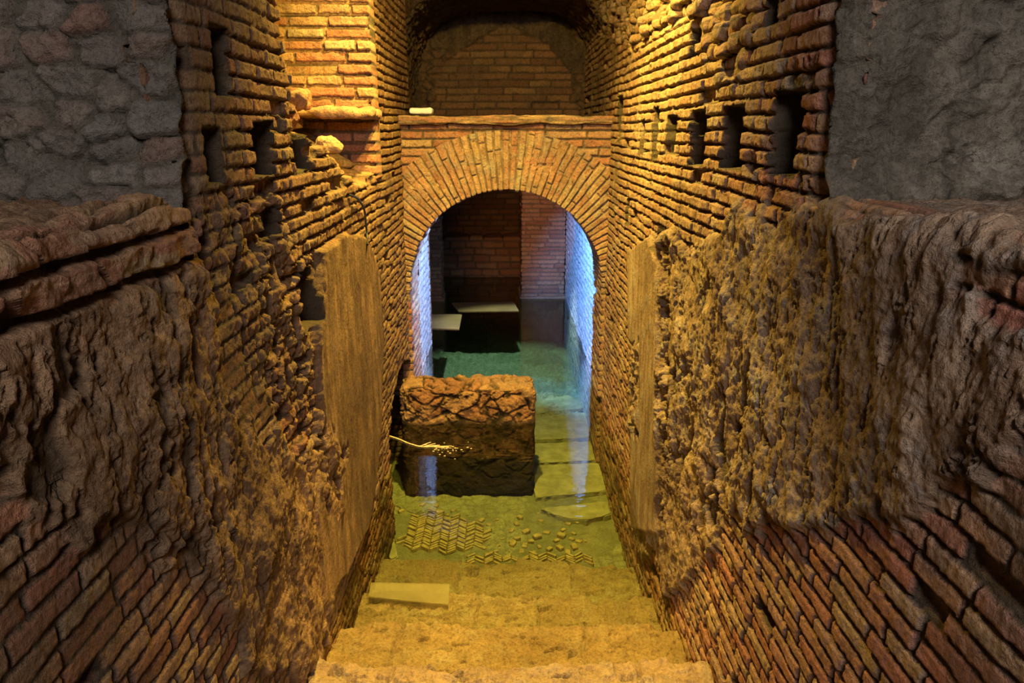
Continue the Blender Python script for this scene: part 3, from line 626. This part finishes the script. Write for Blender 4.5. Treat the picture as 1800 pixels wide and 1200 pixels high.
for i in range(46):
    if i < 14: u, v = rng.uniform(905, 1010), rng.uniform(930, 968)
    else: u, v = rng.uniform(840, 1040), rng.uniform(895, 972)
    if i > 38: u, v = rng.uniform(690, 800), rng.uniform(882, 905)
    for _ in range(40):
        x, y = onz(FLOOR + 0.02, u, v)
        if all(math.hypot(x - a, y - b) > 0.055 for a, b in placed): break
        u += rng.uniform(-14, 14); v = min(968, v + rng.uniform(-6, 6))
    placed.append((x, y)); s = rng.uniform(0.014, 0.024) if i < 14 else rng.uniform(0.008, 0.020)
    o = lump_box('loose_stone', (x - s, y - s * 0.7, FLOOR - 0.004), (x + s, y + s * 0.7, FLOOR + s * 0.9), M_SHERD, 8, s * 0.12, s * 0.12, 30, 400 + i, rot=(rng.uniform(0, 3), 'Z'))
    if i < 14: tag(o, 'larger pale brick piece in the scatter right of the submerged herringbone paving', 'stone', 'larger brick pieces right of the herringbone')
    elif i <= 38: tag(o, 'tiny brick crumb on the submerged floor between herringbone paving and cracked slab', 'stone', 'tiny crumbs behind the herringbone')
    else: tag(o, 'small brick chip on the submerged floor just before the masonry block', 'stone', 'chips before the masonry block')
def slab(pts, th, label, zb=FLOOR + 0.002, mat=M_SLAB, name='stone_slab', cat='slab', seed=0, rag=0.006):
    P = [onz(zb + th, u, v) for u, v in pts]; out_ = []
    rg = random.Random(seed)
    for i in range(len(P)):
        a, b = P[i], P[(i + 1) % len(P)]; n = max(2, int(math.dist(a, b) / 0.03))
        for k in range(n): out_.append((a[0] + (b[0] - a[0]) * k / n + rg.uniform(-rag, rag), a[1] + (b[1] - a[1]) * k / n + rg.uniform(-rag, rag)))
    bm = bmesh.new(); lo = [bm.verts.new((x, y, zb)) for x, y in out_]; hi = [bm.verts.new((x, y, zb + th)) for x, y in out_]
    ft = bm.faces.new(hi); bm.faces.new(lo[::-1])
    for i in range(len(lo)): j = (i + 1) % len(lo); bm.faces.new((lo[i], lo[j], hi[j], hi[i]))
    bmesh.ops.bevel(bm, geom=list(ft.edges), offset=min(0.006, th * 0.3), segments=2, affect='EDGES')
    bmesh.ops.recalc_face_normals(bm, faces=bm.faces)
    me = bpy.data.meshes.new(name); bm.to_mesh(me); bm.free(); finish(me, mat, False)
    o = bpy.data.objects.new(name, me); COL.objects.link(o); return tag(o, label, cat)
slab([(952, 893), (1068, 880), (1072, 903), (1030, 913), (1000, 911), (965, 900)], 0.035, 'pale submerged slab with a black crack along its front edge', seed=1)
slab([(938, 818), (1052, 813), (1066, 862), (940, 874)], 0.03, 'large pale submerged slab right of the masonry block', seed=2)
slab([(938, 779), (1045, 775), (1052, 808), (938, 813)], 0.028, 'pale submerged slab just beyond the large one beside the masonry block', seed=3)
slab([(938, 732), (1035, 724), (1043, 768), (938, 773)], 0.025, 'greenish submerged slab under the arch opening', seed=4)
slab([(945, 703), (1000, 694), (1030, 716), (938, 727)], 0.022, 'smallest and farthest pale slab under the blue lit wall', seed=5)
slab([(680, 936), (690, 934), (698, 978), (686, 984)], 0.03, 'narrow pale stone shard lying at the left wall foot', seed=6, name='stone_shard', cat='stone')
slab([(652, 1023), (790, 1026), (788, 1062), (720, 1056), (648, 1048)], 0.006, 'thin clouded rectangular sheet lying on the submerged steps at left', zb=-1.915, mat=M_PLEX, name='clouded_sheet', cat='sheet', rag=0.001)
slab([(755, 552), (812, 552), (807, 578), (753, 576)], 0.012, 'square ochre board floating by the left pier inside the passage', zb=WATER - 0.004, mat=M_BOARD, name='floating_panel', cat='board', rag=0.0)
slab([(793, 532), (903, 530), (912, 546), (806, 547)], 0.012, 'long pale strip standing in for a reflection on the far water', zb=WATER - 0.010, mat=M_BOARD, name='floating_panel', cat='board', rag=0.0)  # flat sheet added in place of a reflection on the water
def tube(name, pts, r, mat, parent=None):
    c = bpy.data.curves.new(name, 'CURVE'); c.dimensions = '3D'; c.bevel_depth = r; c.bevel_resolution = 2
    s = c.splines.new('BEZIER'); s.bezier_points.add(len(pts) - 1)
    for b, p in zip(s.bezier_points, pts): b.co = p; b.handle_left_type = b.handle_right_type = 'AUTO'
    o = bpy.data.objects.new(name, c); COL.objects.link(o)
    dg = bpy.context.evaluated_depsgraph_get(); me = bpy.data.meshes.new_from_object(o.evaluated_get(dg)); bpy.data.objects.remove(o)
    o = bpy.data.objects.new(name, me); COL.objects.link(o); me.materials.clear(); me.materials.append(mat); me.name = name
    if parent: o.parent = parent; o.matrix_parent_inverse = parent.matrix_world.inverted()
    return o
def onw(u, v, dz=0.004): x, y = onz(WATER + dz, u, v); return (x, y, WATER + dz)
cord = tube('root_cord', [onw(678, 764), onw(700, 771), onw(722, 780), onw(745, 785), onw(768, 783)], 0.004, M_CORD)
tag(cord, 'thin pale root floating out from the dark opening in the left wall', 'root')
vs = []; rng = random.Random(3)
for i in range(9):
    a = onw(735 + 4 * i, 785 - rng.uniform(0, 2)); b = onw(750 + 6 * i + rng.uniform(-5, 5), 783 + rng.uniform(-7, 6), 0.008)
    f = tube('rootlet', [a, ((a[0] + b[0]) / 2, (a[1] + b[1]) / 2, WATER + 0.007), b], 0.0022, M_CORD, cord)
bm = bmesh.new()
for i in range(34):
    u = rng.gauss(790, 18); v = rng.gauss(791, 6); x, y, z = onw(u, v, 0.003)
    bmesh.ops.create_icosphere(bm, subdivisions=1, radius=rng.uniform(0.002, 0.005), matrix=Matrix.Translation((x, y, z)) @ Matrix.Diagonal((1.6, 1, 0.6, 1)))
me = bpy.data.meshes.new('floating_flecks'); bm.to_mesh(me); bm.free(); finish(me, M_CORD)
o = bpy.data.objects.new('floating_flecks', me); COL.objects.link(o); tag(o, 'pale flecks floating on the dark water at the root tip', 'debris', kind='stuff')
def onl(u, v, off=0.012): y, z = onx(-HW + off, u, v); return (-HW + off, y, z)
cab = tube('black_cable', [onl(612, 342, 0.0), onl(624, 346), onl(634, 356), onl(641, 372), onl(643, 390), onl(645, 412), onl(646, 430, 0.03)], 0.005, M_CABLE)
tag(cab, 'black cable hanging on the left brick wall above the smooth plaster', 'cable')
